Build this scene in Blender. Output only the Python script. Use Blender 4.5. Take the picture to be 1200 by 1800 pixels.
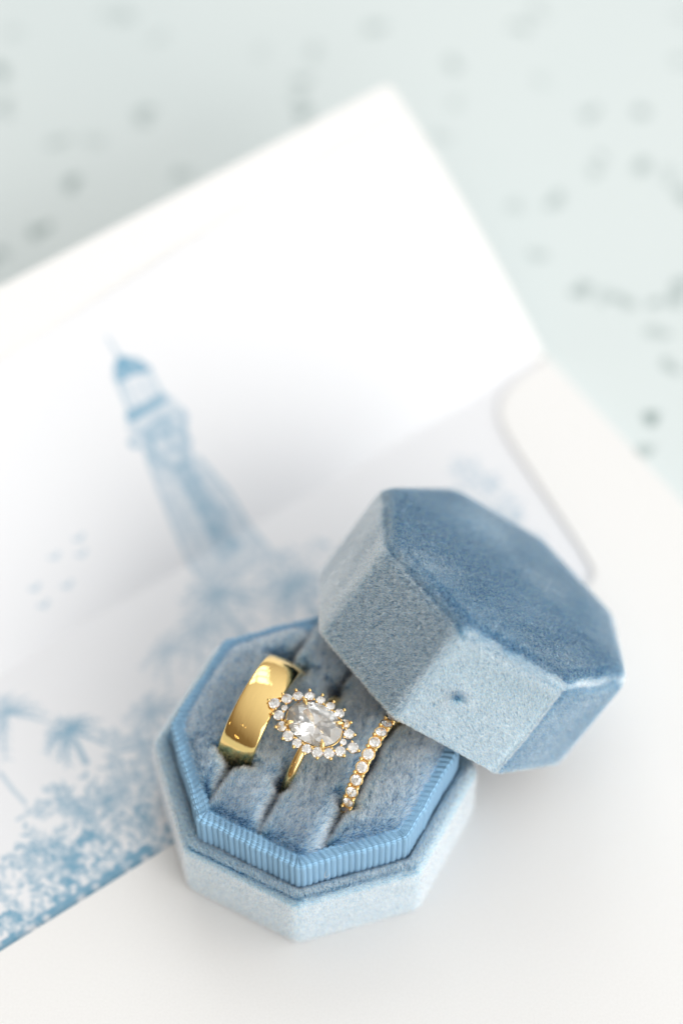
import bpy, bmesh, math
import numpy as np
from mathutils import Matrix, Vector

S = 0.001                      # all shapes below are written in millimetres
rng = np.random.default_rng(7)
scene = bpy.context.scene
for o in list(bpy.data.objects):
    bpy.data.objects.remove(o)

# ------------------------------------------------------------------ camera
cam_d = bpy.data.cameras.new('camera')
cam = bpy.data.objects.new('camera', cam_d)
scene.collection.objects.link(cam)
cam.location = (4.7536 * S, -195.241 * S, 395.393 * S)
cam.rotation_euler = (math.radians(90 - 57.0057), 0, 0)
cam_d.sensor_fit = 'HORIZONTAL'
cam_d.sensor_width = 24.0
cam_d.lens = 85.0
cam_d.clip_start = 0.01
cam_d.clip_end = 20.0
cam_d.dof.use_dof = True
cam_d.dof.focus_distance = 0.4085
cam_d.dof.aperture_fstop = 4.4
scene.camera = cam
scene.render.resolution_x = 682
scene.render.resolution_y = 1024

# ------------------------------------------------------------------ light: a bright room with windows
world = bpy.data.worlds.new('World')
scene.world = world
world.use_nodes = True
bg = world.node_tree.nodes['Background']
bg.inputs['Strength'].default_value = 0.675
# pale walls on the window side, a warmer and dimmer room on the other
_nt = world.node_tree
_tc = _nt.nodes.new('ShaderNodeTexCoord')
_dp = _nt.nodes.new('ShaderNodeVectorMath')
_dp.operation = 'DOT_PRODUCT'
_dp.inputs[1].default_value = (0.66, 0.05, 0.75)
_mr = _nt.nodes.new('ShaderNodeMapRange')
_mr.inputs['From Min'].default_value = -0.75
_mr.inputs['From Max'].default_value = 0.95
_rp = _nt.nodes.new('ShaderNodeValToRGB')
_rp.color_ramp.elements[0].color = (0.17, 0.12, 0.08, 1)
_rp.color_ramp.elements[1].color = (1.42, 1.44, 1.46, 1)
_e = _rp.color_ramp.elements.new(0.58)
_e.color = (0.78, 0.72, 0.655, 1)
_e = _rp.color_ramp.elements.new(0.32)
_e.color = (0.33, 0.26, 0.185, 1)
_nt.links.new(_tc.outputs['Generated'], _dp.inputs[0])
_nt.links.new(_dp.outputs['Value'], _mr.inputs['Value'])
_nt.links.new(_mr.outputs[0], _rp.inputs[0])
_nt.links.new(_rp.outputs[0], bg.inputs['Color'])


def area(name, direction, dist, sx, sy, power, color, target=(0, 0, 20)):
    d = Vector(direction).normalized()
    l = bpy.data.lights.new(name, 'AREA')
    l.shape = 'RECTANGLE'
    l.size, l.size_y = sx, sy
    l.energy = power
    l.color = color
    o = bpy.data.objects.new(name, l)
    o.location = Vector(target) * S + d * dist
    o.rotation_euler = d.to_track_quat('Z', 'Y').to_euler()
    scene.collection.objects.link(o)
    return o


area('window_light_right', (0.88, -0.22, 0.42), 1.5, 1.5, 1.2, 7.0, (1.0, 0.99, 0.97))
area('window_light_front', (0.48, -0.78, 0.38), 1.5, 1.5, 1.2, 11.5, (1.0, 0.985, 0.965))
# small warm bulbs across the room: the gold and the stones catch them
for _d, _r in [((-0.62, -0.76, 0.16), 0.022), ((-0.50, -0.66, 0.55), 0.03), ((-0.80, -0.40, 0.34), 0.018)]:
    _l = bpy.data.lights.new('warm_bulb', 'POINT')
    _l.energy = 0.25
    _l.color = (1.0, 0.72, 0.40)
    _l.shadow_soft_size = _r
    _o = bpy.data.objects.new('warm_bulb', _l)
    _o.location = Vector(_d).normalized() * 1.7
    scene.collection.objects.link(_o)
# the window behind the table: six panes between glazing bars
for i in range(2):
    for j in range(3):
        o = area('window_light_pane', (-0.05, 0.80, 0.60), 1.6, 0.40, 0.36, 0.9, (0.92, 0.97, 1.0))
        q = o.rotation_euler.to_matrix()
        o.location += (q @ Vector((1, 0, 0))) * (i - 0.5) * 0.47 + (q @ Vector((0, 1, 0))) * (j - 1) * 0.43

scene.view_settings.view_transform = 'Standard'
scene.view_settings.look = 'None'
scene.view_settings.exposure = 0.13
scene.view_settings.gamma = 1.0
scene.render.engine = 'CYCLES'
cy = scene.cycles
cy.max_bounces = 26
cy.diffuse_bounces = 4
cy.glossy_bounces = 8
cy.transmission_bounces = 24
cy.transparent_max_bounces = 8
cy.caustics_reflective = True
cy.caustics_refractive = True
cy.sample_clamp_indirect = 20.0
cy.blur_glossy = 0.3
cy.use_denoising = True
try:
    cy.denoising_input_passes = 'RGB_ALBEDO_NORMAL'
    cy.denoising_prefilter = 'ACCURATE'
except Exception:
    pass


# ------------------------------------------------------------------ materials
def new_mat(name):
    m = bpy.data.materials.new(name)
    m.use_nodes = True
    nt = m.node_tree
    return m, nt, nt.nodes['Principled BSDF']


def ramp(nt, stops):
    r = nt.nodes.new('ShaderNodeValToRGB')
    el = r.color_ramp.elements
    while len(el) < len(stops):
        el.new(0.5)
    for e, (p, c) in zip(el, stops):
        e.position = p
        e.color = (*c, 1)
    return r


def velvet_hair(name, root, mid, tip, rough=0.30, coat=0.0):
    m = bpy.data.materials.new(name)
    m.use_nodes = True
    nt = m.node_tree
    nt.nodes.remove(nt.nodes['Principled BSDF'])
    p = nt.nodes.new('ShaderNodeBsdfHairPrincipled')
    p.model = 'CHIANG'
    p.parametrization = 'COLOR'
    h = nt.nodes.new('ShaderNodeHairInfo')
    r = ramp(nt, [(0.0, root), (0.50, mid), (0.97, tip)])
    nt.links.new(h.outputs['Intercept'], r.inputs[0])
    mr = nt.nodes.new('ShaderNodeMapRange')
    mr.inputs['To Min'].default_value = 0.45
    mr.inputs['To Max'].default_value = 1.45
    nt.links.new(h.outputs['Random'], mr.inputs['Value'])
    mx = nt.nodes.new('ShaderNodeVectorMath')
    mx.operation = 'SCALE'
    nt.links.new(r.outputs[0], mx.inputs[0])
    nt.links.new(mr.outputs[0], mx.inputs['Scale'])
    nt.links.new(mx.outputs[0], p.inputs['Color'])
    p.inputs['Roughness'].default_value = rough
    p.inputs['Radial Roughness'].default_value = 0.6
    p.inputs['Coat'].default_value = coat
    p.inputs['IOR'].default_value = 1.75
    p.inputs['Offset'].default_value = math.radians(2)
    nt.links.new(p.outputs[0], nt.nodes['Material Output'].inputs[0])
    return m


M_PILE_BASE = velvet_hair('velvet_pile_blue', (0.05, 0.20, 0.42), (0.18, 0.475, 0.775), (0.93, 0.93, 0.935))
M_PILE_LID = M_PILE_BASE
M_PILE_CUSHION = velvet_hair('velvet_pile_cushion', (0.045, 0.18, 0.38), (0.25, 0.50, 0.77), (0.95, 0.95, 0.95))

M_BACKING, nt, p = new_mat('velvet_backing')
p.inputs['Base Color'].default_value = (0.035, 0.085, 0.17, 1)
p.inputs['Roughness'].default_value = 0.9
n = nt.nodes.new('ShaderNodeTexNoise')
n.inputs['Scale'].default_value = 2500
r = ramp(nt, [(0.3, (0.025, 0.065, 0.14)), (0.7, (0.05, 0.11, 0.21))])
nt.links.new(n.outputs['Fac'], r.inputs[0])
nt.links.new(r.outputs[0], p.inputs['Base Color'])

M_RIBBON, nt, p = new_mat('grosgrain_ribbon')
p.inputs['Roughness'].default_value = 0.58
p.inputs['Specular IOR Level'].default_value = 0.35
p.inputs['Sheen Weight'].default_value = 0.15
uv = nt.nodes.new('ShaderNodeUVMap')
sep = nt.nodes.new('ShaderNodeSeparateXYZ')
nt.links.new(uv.outputs[0], sep.inputs[0])
w1 = nt.nodes.new('ShaderNodeMath'); w1.operation = 'MULTIPLY'; w1.inputs[1].default_value = 2 * math.pi / 0.26
nt.links.new(sep.outputs['Y'], w1.inputs[0])
w2 = nt.nodes.new('ShaderNodeMath'); w2.operation = 'SINE'
nt.links.new(w1.outputs[0], w2.inputs[0])
bmp = nt.nodes.new('ShaderNodeBump')
bmp.inputs['Strength'].default_value = 0.9
bmp.inputs['Distance'].default_value = 0.00012
nt.links.new(w2.outputs[0], bmp.inputs['Height'])
nt.links.new(bmp.outputs[0], p.inputs['Normal'])
n = nt.nodes.new('ShaderNodeTexNoise'); n.inputs['Scale'].default_value = 900
r = ramp(nt, [(0.3, (0.29, 0.575, 0.85)), (0.7, (0.36, 0.64, 0.91))])
nt.links.new(n.outputs['Fac'], r.inputs[0])
nt.links.new(r.outputs[0], p.inputs['Base Color'])


def gold(name, col, rough, dent=0.00006):
    m, nt, p = new_mat(name)
    p.inputs['Base Color'].default_value = (*col, 1)
    p.inputs['Metallic'].default_value = 1.0
    n = nt.nodes.new('ShaderNodeTexNoise')
    n.inputs['Scale'].default_value = 1400
    n.inputs['Detail'].default_value = 4
    mr = nt.nodes.new('ShaderNodeMapRange')
    mr.inputs['To Min'].default_value = rough * 0.7
    mr.inputs['To Max'].default_value = rough * 1.4
    nt.links.new(n.outputs['Fac'], mr.inputs['Value'])
    nt.links.new(mr.outputs[0], p.inputs['Roughness'])
    # faint dents and hairlines from handling
    n2 = nt.nodes.new('ShaderNodeTexNoise')
    n2.inputs['Scale'].default_value = 7
    n2.inputs['Detail'].default_value = 2
    n3 = nt.nodes.new('ShaderNodeTexNoise')
    n3.inputs['Scale'].default_value = 90
    n3.inputs['Detail'].default_value = 5
    n3.inputs['Distortion'].default_value = 1.5
    ad = nt.nodes.new('ShaderNodeMath')
    ad.operation = 'MULTIPLY_ADD'
    ad.inputs[1].default_value = 0.02
    nt.links.new(n3.outputs['Fac'], ad.inputs[0])
    nt.links.new(n2.outputs['Fac'], ad.inputs[2])
    b = nt.nodes.new('ShaderNodeBump')
    b.inputs['Strength'].default_value = 0.5
    b.inputs['Distance'].default_value = dent
    nt.links.new(ad.outputs[0], b.inputs['Height'])
    nt.links.new(b.outputs[0], p.inputs['Normal'])
    return m


M_GOLD_BAND = gold('polished_yellow_gold', (0.98, 0.70, 0.28), 0.04)
M_GOLD = gold('yellow_gold', (0.96, 0.68, 0.29), 0.09)

M_DIAMOND = bpy.data.materials.new('diamond')
M_DIAMOND.use_nodes = True
nt = M_DIAMOND.node_tree
nt.nodes.remove(nt.nodes['Principled BSDF'])
gl = nt.nodes.new('ShaderNodeBsdfGlass')
gl.inputs['IOR'].default_value = 2.2
gl.inputs['Roughness'].default_value = 0.0
gl.inputs['Color'].default_value = (1.0, 1.0, 0.995, 1)
# a little milky white mixed in, standing in for light the facets return
df = nt.nodes.new('ShaderNodeBsdfDiffuse')
df.inputs['Color'].default_value = (0.95, 0.94, 0.90, 1)
mxs = nt.nodes.new('ShaderNodeMixShader')
mxs.inputs[0].default_value = 0.09
nt.links.new(gl.outputs[0], mxs.inputs[1])
nt.links.new(df.outputs[0], mxs.inputs[2])
nt.links.new(mxs.outputs[0], nt.nodes['Material Output'].inputs[0])


def paper(name, col, fibre=0.03):
    m, nt, p = new_mat(name)
    p.inputs['Roughness'].default_value = 0.75
    p.inputs['Specular IOR Level'].default_value = 0.2
    n = nt.nodes.new('ShaderNodeTexNoise')
    n.inputs['Scale'].default_value = 700
    n.inputs['Detail'].default_value = 6
    r = ramp(nt, [(0.3, tuple(c * (1 - fibre) for c in col)), (0.7, tuple(min(1, c * (1 + fibre)) for c in col))])
    nt.links.new(n.outputs['Fac'], r.inputs[0])
    nt.links.new(r.outputs[0], p.inputs['Base Color'])
    b = nt.nodes.new('ShaderNodeBump')
    b.inputs['Strength'].default_value = 0.12
    b.inputs['Distance'].default_value = 0.00008
    nt.links.new(n.outputs['Fac'], b.inputs['Height'])
    nt.links.new(b.outputs[0], p.inputs['Normal'])
    return m, nt, p, r


M_PAPER, *_ = paper('envelope_paper', (0.825, 0.822, 0.81))
M_LINER, nt, p, r = paper('liner_paper', (0.805, 0.815, 0.835), 0.015)
at = nt.nodes.new('ShaderNodeAttribute')
at.attribute_name = 'ink'
mx = nt.nodes.new('ShaderNodeMix')
mx.data_type = 'RGBA'
nt.links.new(at.outputs['Fac'], mx.inputs['Factor'])
nt.links.new(r.outputs[0], mx.inputs['A'])
mx.inputs['B'].default_value = (0.135, 0.34, 0.49, 1)
nt.links.new(mx.outputs['Result'], p.inputs['Base Color'])

M_TABLE, nt, p = new_mat('printed_aqua_tabletop')
p.inputs['Roughness'].default_value = 0.6
p.inputs['Specular IOR Level'].default_value = 0.3
at = nt.nodes.new('ShaderNodeAttribute')
at.attribute_name = 'ink'
n = nt.nodes.new('ShaderNodeTexNoise')
n.inputs['Scale'].default_value = 18
n.inputs['Detail'].default_value = 3
r = ramp(nt, [(0.3, (0.665, 0.735, 0.735)), (0.7, (0.70, 0.76, 0.755))])
nt.links.new(n.outputs['Fac'], r.inputs[0])
mx = nt.nodes.new('ShaderNodeMix')
mx.data_type = 'RGBA'
nt.links.new(at.outputs['Fac'], mx.inputs['Factor'])
nt.links.new(r.outputs[0], mx.inputs['A'])
mx.inputs['B'].default_value = (0.13, 0.21, 0.20, 1)
nt.links.new(mx.outputs['Result'], p.inputs['Base Color'])


# ------------------------------------------------------------------ helpers
def link(o, parent=None):
    scene.collection.objects.link(o)
    if parent is not None:
        o.parent = parent
    return o


def mesh_obj(name, V, F, mat, parent=None, smooth=True, uv=None, ink=None):
    """V in millimetres (n,3); F list/array of polygons."""
    me = bpy.data.meshes.new(name)
    V = np.asarray(V, float) * S
    me.from_pydata(V.tolist(), [], [list(map(int, f)) for f in F])
    me.materials.append(mat)
    if smooth:
        me.polygons.foreach_set('use_smooth', np.ones(len(me.polygons), bool))
    if uv is not None:
        li = np.empty(len(me.loops), np.int32)
        me.loops.foreach_get('vertex_index', li)
        l = me.uv_layers.new(name='UVMap')
        l.data.foreach_set('uv', np.asarray(uv, np.float32)[li].ravel())
    if ink is not None:
        at = me.attributes.new('ink', 'FLOAT', 'POINT')
        at.data.foreach_set('value', np.asarray(ink, np.float32))
    me.update()
    return link(bpy.data.objects.new(name, me), parent)


def thing(name, label, cat, loc=(0, 0, 0), rot=None, group=None):
    o = bpy.data.objects.new(name, None)
    o.empty_display_size = 0.005
    m = Matrix.Translation(Vector(loc) * S)
    if rot is not None:
        m = m @ Matrix([list(r) for r in rot]).to_4x4()
    o.matrix_world = m
    o['label'] = label
    o['category'] = cat
    if group:
        o['group'] = group
    return link(o)


def grid_faces(nr, nc, wrap):
    i, j = np.meshgrid(np.arange(nr - 1), np.arange(nc if wrap else nc - 1), indexing='ij')
    j2 = (j + 1) % nc
    return np.stack([i * nc + j, i * nc + j2, (i + 1) * nc + j2, (i + 1) * nc + j], -1).reshape(-1, 4)


def oct_outline(r, cr, ncorner=7, nedge=6, phi=0.0):
    """rounded octagon with (sharp) vertex radius r; returns points and outward normals"""
    P, N = [], []
    cr = min(cr, r * 0.8)
    d = cr / math.cos(math.radians(22.5))
    for k in range(8):
        a = phi + math.radians(45 * k)
        c = np.array([math.cos(a), math.sin(a)]) * (r - d)
        for t in np.linspace(-22.5, 22.5, ncorner):
            b = a + math.radians(t)
            nn = np.array([math.cos(b), math.sin(b)])
            P.append(c + cr * nn); N.append(nn)
        a2 = a + math.radians(45)
        c2 = np.array([math.cos(a2), math.sin(a2)]) * (r - d)
        nn = np.array([math.cos(a + math.radians(22.5)), math.sin(a + math.radians(22.5))])
        for t in np.linspace(0, 1, nedge + 2)[1:-1]:
            P.append((c + cr * nn) * (1 - t) + (c2 + cr * nn) * t); N.append(nn)
    return np.array(P), np.array(N)


def loft(rows, phi, cr, nedge=6, cap0=False, cap1=False):
    """rows of (vertex radius, z) -> verts, quads"""
    V = []
    R0 = max(r for r, z in rows)
    for r, z in rows:
        P, _ = oct_outline(max(r, 0.05), cr * min(1, r / R0 * 1.0) if r > 0.6 * R0 else cr * r / R0, 7, nedge, phi)
        V.append(np.column_stack([P, np.full(len(P), z)]))
    n = len(V[0])
    F = grid_faces(len(rows), n, True).tolist()
    if cap0:
        F.append(list(range(n))[::-1])
    if cap1:
        F.append([(len(rows) - 1) * n + i for i in range(n)])
    return np.concatenate(V), F


def arc(cx, cz, r, a0, a1, n):
    t = np.radians(np.linspace(a0, a1, n))
    return [(cx + r * math.cos(x), cz + r * math.sin(x)) for x in t]


def wob(p, k, seed):
    """cheap smooth pseudo-noise in about -1..1, k in 1/mm"""
    g = np.random.default_rng(seed)
    out = 0
    for i in range(5):
        d = g.normal(size=3); d /= np.linalg.norm(d)
        out = out + np.sin(p @ d * k * (0.6 + 0.35 * i) + g.uniform(0, 6.28))
    return out / 2.6


def make_pile(obj, V, F, density, length, lean, tilt, parent, mat, jitter=0.35, radius=0.036, weight=None, seed=1, sub=4, clump=4.0, tuft=0.16):
    """short velvet strands rooted on the faces of a mesh. lean(P,N)->direction; tilt 0..1"""
    g = np.random.default_rng(seed)
    V = np.asarray(V, float)
    T = []
    for f in F:
        for i in range(1, len(f) - 1):
            T.append((f[0], f[i], f[i + 1]))
    T = np.array(T)
    # vertex normals
    fn = np.cross(V[T[:, 1]] - V[T[:, 0]], V[T[:, 2]] - V[T[:, 0]])
    ar = np.linalg.norm(fn, axis=1) / 2
    vn = np.zeros_like(V)
    for i in range(3):
        np.add.at(vn, T[:, i], fn)
    vn /= np.linalg.norm(vn, axis=1)[:, None] + 1e-12
    cen = V[T].mean(1)
    fnn = fn / (np.linalg.norm(fn, axis=1)[:, None] + 1e-12)
    w = ar * (weight(cen, fnn) if weight else 1.0)
    n = int(w.sum() * density)
    idx = g.choice(len(T), n, p=w / w.sum())
    u = g.random((n, 2)); fl = u.sum(1) > 1; u[fl] = 1 - u[fl]
    b = np.column_stack([1 - u.sum(1), u])
    P = (V[T[idx]] * b[:, :, None]).sum(1)
    N = (vn[T[idx]] * b[:, :, None]).sum(1)
    N /= np.linalg.norm(N, axis=1)[:, None]
    L = lean(P, N)
    L = L - N * (L * N).sum(1)[:, None]
    ln = np.linalg.norm(L, axis=1)[:, None]
    L = L / np.maximum(ln, 1e-6) * np.minimum(ln, 1)
    tl = tilt(P, N)[:, None] if callable(tilt) else tilt
    rnd = g.normal(size=(n, 3)) * jitter
    rnd -= N * (rnd * N).sum(1)[:, None]
    # clumps: strands lean together in tufts of a few tenths of a millimetre
    cl = np.column_stack([wob(P, clump, 11), wob(P, clump, 12), wob(P, clump, 13)]) * tuft
    cl -= N * (cl * N).sum(1)[:, None]
    D = N + L * tl + rnd + cl
    D /= np.linalg.norm(D, axis=1)[:, None]
    D0 = N + (L * tl + rnd + cl) * 0.35
    D0 /= np.linalg.norm(D0, axis=1)[:, None]
    ll = (length(P, N) if callable(length) else length) * g.uniform(0.7, 1.15, n)
    ts = np.linspace(0, 1, sub)
    pts = np.empty((n, sub, 3), np.float32)
    for i, t in enumerate(ts):
        pts[:, i] = P - N * 0.05 + ll[:, None] * t * (D0 * (1 - t) + D * t)
    hc = bpy.data.hair_curves.new('velvet_pile')
    hc.add_curves([sub] * n)
    hc.position_data.foreach_set('vector', (pts * S).ravel())
    ra = hc.attributes.get('radius') or hc.attributes.new('radius', 'FLOAT', 'POINT')
    rad = np.tile(radius * (1 - 0.55 * ts ** 2), n) * np.repeat(g.uniform(0.7, 1.3, n), sub) * S
    ra.data.foreach_set('value', rad.astype(np.float32))
    hc.materials.append(mat)
    o = bpy.data.objects.new('velvet_pile', hc)
    o['kind'] = 'stuff'
    return link(o, parent)


# ------------------------------------------------------------------ tabletop (the printed aqua surface)
DOTS = [(12.1, 192.7, 0.6), (44.7, 191.8, 0.6), (47.9, 198.4, 0.4), (29.1, 181.4, 0.6), (29.8, 170.4, 0.25), (49.8, 176.3, 0.25), (59.0, 166.6, 0.6), (70.9, 167.0, 0.7), (59.4, 151.8, 0.5), (70.8, 151.8, 0.7), (75.1, 148.6, 0.4), (77.5, 143.0, 0.7), (41.5, 140.3, 0.4), (50.6, 141.5, 0.6), (46.0, 126.7, 0.5), (54.5, 117.2, 0.7), (63.2, 114.2, 0.6), (59.1, 115.7, 0.4), (72.7, 115.3, 0.7), (75.6, 119.1, 0.7), (68.8, 106.8, 0.5), (71.1, 98.1, 0.6), (66.2, 85.0, 1), (64.7, 76.7, 0.6), (27.0, 159.2, 0.3), (81.2, 196.6, 0.3), (80.4, 181.8, 0.4), (-44.1, 196.2, 0.5), (-48.6, 197.5, 0.3), (-37.0, 189.2, 0.3), (-38.3, 166.2, 0.7), (-58.0, 158.3, 0.5), (-49.1, 159.2, 0.3), (-53.3, 147.0, 0.9), (-58.2, 133.2, 0.9), (-71.0, 179.2, 0.9), (-68.9, 168.3, 0.6), (-68.7, 190.5, 0.3), (-4.1, 176.7, 0.6), (-3.9, 171.6, 0.5), (-3.4, 166.6, 0.8), (-1.0, 184.8, 0.4), (-12.4, 184.8, 0.2), (-28.9, 148.6, 0.5), (-67.1, 127.4, 0.7)]
g2 = np.random.default_rng(3)
for i in range(150):       # the same scattered print goes on outside the frame
    x, y = g2.uniform(-140, 150), g2.uniform(-60, 290)
    if not (-76 < x < 84 and 60 < y < 202):
        DOTS.append((x, y, g2.uniform(0.3, 0.9)))
xs = np.concatenate([[-900, -500, -300, -200], np.arange(-145, 156, 0.8), [210, 320, 500, 900]])
ys = np.concatenate([[-900, -500, -250, -120], np.arange(-65, 296, 0.8), [350, 480, 700, 1100]])
X, Y = np.meshgrid(xs, ys, indexing='xy')
ink = np.zeros_like(X)
for x, y, s in DOTS:
    sel_x = np.abs(xs - x) < 6; sel_y = np.abs(ys - y) < 6
    ix = np.ix_(sel_y, sel_x)
    dx, dy = X[ix] - x, Y[ix] - y
    for q in range(3):
        a = g2.uniform(0, math.pi); ox, oy = g2.normal(size=2) * 0.9
        ca, sa = math.cos(a), math.sin(a)
        u, v = (dx - ox) * ca + (dy - oy) * sa, -(dx - ox) * sa + (dy - oy) * ca
        rr = (u / 1.7) ** 2 + (v / 1.0) ** 2
        ink[ix] = np.maximum(ink[ix], np.clip(1.6 - rr, 0, 1) * min(1, s * 0.7))
V = np.column_stack([X.ravel(), Y.ravel(), np.full(X.size, -1.6)])
table = mesh_obj('tabletop', V, grid_faces(len(ys), len(xs), False), M_TABLE, ink=ink.ravel(), smooth=False)
table['kind'] = 'structure'
table['label'] = 'pale aqua surface printed with small grey green sprigs'

# ------------------------------------------------------------------ envelope with a printed liner, flap standing open
CN = np.array([46.4, 99.4])
EA = np.array([-0.819, -0.574])      # along the fold, to the left
EB = np.array([0.574, -0.819])       # from the fold into the pocket
ZL = -0.7
WID, DEP, FLAP = 205.0, 150.0, 55.8
env = thing('envelope', 'open white envelope with a blue lighthouse print inside, flap raised, under the ring box', 'envelope', (0, 0, -1.5))
EZ = -1.5                             # the empty stands on the tabletop


def env_pt(a, b, z):
    a, b, z = np.broadcast_arrays(np.asarray(a, float), np.asarray(b, float), np.asarray(z, float))
    xy = CN + a[..., None] * EA + b[..., None] * EB
    return np.concatenate([xy, (z - EZ)[..., None]], -1)


def zflap(s):
    s = np.asarray(s, float)
    k = 0.8 * s - 0.0040 * s * s
    soft = np.where(s > 0, k * (1 - np.exp(-np.maximum(s, 0) / 0.8)), 0.0)
    return ZL + soft


# back sheet and flap are one piece of paper
sv = np.concatenate([np.linspace(-DEP, -2, 30), np.linspace(-1.5, 6, 26), np.linspace(7, FLAP, 50)])
av = np.linspace(0, WID, 60)
A, SS = np.meshgrid(av, sv, indexing='xy')
zb = zflap(SS) - 0.25
crn = np.where(SS > 0, np.maximum(0, 1.2 - np.sqrt(np.maximum(0, 1.44 - np.maximum(0, SS - FLAP + 1.2) ** 2))), 0)
A2 = np.clip(A, crn, WID - crn)
top = env_pt(A2, -SS, zb)
V1 = top.reshape(-1, 3)
nv = len(V1)
V2 = V1 - np.array([0, 0, 0.25])
nr, nc = len(sv), len(av)
F = grid_faces(nr, nc, False)
F2 = F[:, ::-1] + nv
border = [i for i in range(nc)] + [(i + 1) * nc - 1 for i in range(1, nr)] + [(nr - 1) * nc + i for i in range(nc - 2, -1, -1)] + [i * nc for i in range(nr - 2, 0, -1)]
side = [[border[i], border[i] + nv, border[(i + 1) % len(border)] + nv, border[(i + 1) % len(border)]] for i in range(len(border))]
mesh_obj('flap_sheet', np.concatenate([V1, V2]), F.tolist() + F2.tolist() + side, M_PAPER, env, smooth=False)

# printed liner -------------------------------------------------
ga = np.arange(2.4, 202.0, 0.32)
gs = np.arange(-66.0, 48.6, 0.32)
GA, GS = np.meshgrid(ga, gs, indexing='xy')
INK = np.zeros_like(GA)
nz = np.random.default_rng(21)


def noise2(sc, seed):
    g = np.random.default_rng(seed)
    n0, n1 = int((ga[-1] - ga[0]) / sc) + 3, int((gs[-1] - gs[0]) / sc) + 3
    tab = g.random((n1, n0))
    fx, fy = (GA - ga[0]) / sc, (GS - gs[0]) / sc
    ix, iy = fx.astype(int), fy.astype(int)
    tx, ty = fx - ix, fy - iy
    tx, ty = tx * tx * (3 - 2 * tx), ty * ty * (3 - 2 * ty)
    return (tab[iy, ix] * (1 - tx) + tab[iy, ix + 1] * tx) * (1 - ty) + (tab[iy + 1, ix] * (1 - tx) + tab[iy + 1, ix + 1] * tx) * ty


NOI = 0.6 * noise2(0.9, 1) + 0.4 * noise2(0.45, 2)
NOB = noise2(3.2, 5)


def window(x0, x1, y0, y1):
    i0, i1 = np.searchsorted(ga, [x0, x1]); j0, j1 = np.searchsorted(gs, [y0, y1])
    return slice(max(j0, 0), j1), slice(max(i0, 0), i1)


def stroke(pts, w, d=1.0, w2=None, rag=0.25):
    """ink a polyline of (a, s); width w tapering to w2"""
    pts = np.array(pts, float)
    w2 = w if w2 is None else w2
    m = max(w, w2) + 1
    sl = window(pts[:, 0].min() - m, pts[:, 0].max() + m, pts[:, 1].min() - m, pts[:, 1].max() + m)
    x, y = GA[sl], GS[sl]
    if x.size == 0:
        return
    L = np.concatenate([[0], np.cumsum(np.linalg.norm(np.diff(pts, axis=0), axis=1))])
    best = np.full(x.shape, 9.0)
    for i in range(len(pts) - 1):
        e = pts[i + 1] - pts[i]
        t = np.clip(((x - pts[i, 0]) * e[0] + (y - pts[i, 1]) * e[1]) / (e @ e + 1e-9), 0, 1)
        dd = np.hypot(x - pts[i, 0] - t * e[0], y - pts[i, 1] - t * e[1])
        f = (L[i] + t * (L[i + 1] - L[i])) / L[-1]
        best = np.minimum(best, dd - (w + (w2 - w) * f) / 2)
    v = np.clip(0.5 - best / 0.32, 0, 1) * d * (1 - rag + 2 * rag * (NOI[sl] - 0.2)).clip(0, 1)
    INK[sl] = np.maximum(INK[sl], v)


def poly(pts, d=1.0, rag=0.3, cut=None):
    pts = np.array(pts, float)
    sl = window(pts[:, 0].min() - 1, pts[:, 0].max() + 1, pts[:, 1].min() - 1, pts[:, 1].max() + 1)
    x, y = GA[sl] + (NOI[sl] - 0.5) * 0.5, GS[sl] + (NOB[sl] - 0.5) * 0.5
    ins = np.zeros(x.shape, bool)
    for (x0, y0), (x1, y1) in zip(pts, np.roll(pts, -1, 0)):
        c = ((y0 > y) != (y1 > y)) & (x < (x1 - x0) * (y - y0) / (y1 - y0 + 1e-12) + x0)
        ins ^= c
    v = ins * d * (1 - rag + 2 * rag * (NOI[sl] - 0.2)).clip(0, 1)
    if cut is not None:
        v = v * np.clip((0.6 * NOB[sl] + 0.4 * NOI[sl] - cut) * 9, 0, 1)
    INK[sl] = np.maximum(INK[sl], v)


def blot(a, s, r, d):
    sl = window(a - r, a + r, s - r, s + r)
    rr = np.hypot(GA[sl] - a, GS[sl] - s) / r
    INK[sl] *= 1 - d * np.clip(1.3 - rr * 1.3, 0, 1)


def leaf(a, s, ang, L, w, d):
    ca, sa = math.cos(ang), math.sin(ang)
    stroke([(a, s), (a + ca * L * 0.5, s + sa * L * 0.5)], w * 0.4, d, w)
    stroke([(a + ca * L * 0.5, s + sa * L * 0.5), (a + ca * L, s + sa * L)], w, d, 0.1)


def foliage(a, s, R, n, d, Lr=(1.0, 2.2), squash=1.0):
    for i in range(n):
        r = R * math.sqrt(nz.random()); t = nz.uniform(0, 6.28)
        leaf(a + r * math.cos(t), s + r * math.sin(t) * squash, nz.uniform(0, 6.28), nz.uniform(*Lr), nz.uniform(0.35, 0.75), d * nz.uniform(0.6, 1.1))


def palm(a, s, R, n, d, trunk=None):
    for i in range(n):
        t = math.pi * (-0.22 + 1.44 * i / (n - 1)) + nz.uniform(-0.12, 0.12)
        L = R * nz.uniform(0.75, 1.1)
        P = []
        for q in np.linspace(0, 1, 6):
            P.append((a + math.cos(t) * L * q, s + math.sin(t) * L * q - 0.42 * L * q * q))
        stroke(P, 0.75, d, 0.2)
        for q in range(1, 6):          # leaflets
            for sg in (-1, 1):
                x, y = P[q]
                aa = t - 0.5 * q / 5 + sg * 0.9
                stroke([(x, y), (x + math.cos(aa) * L * 0.22, y + math.sin(aa) * L * 0.22 - 0.3)], 0.4, d * 0.75, 0.15)
    if trunk:
        stroke(trunk, 0.8, d * 0.8, 1.1)
        stroke([(x + 0.7, y) for x, y in trunk], 0.3, d * 0.5)


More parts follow.
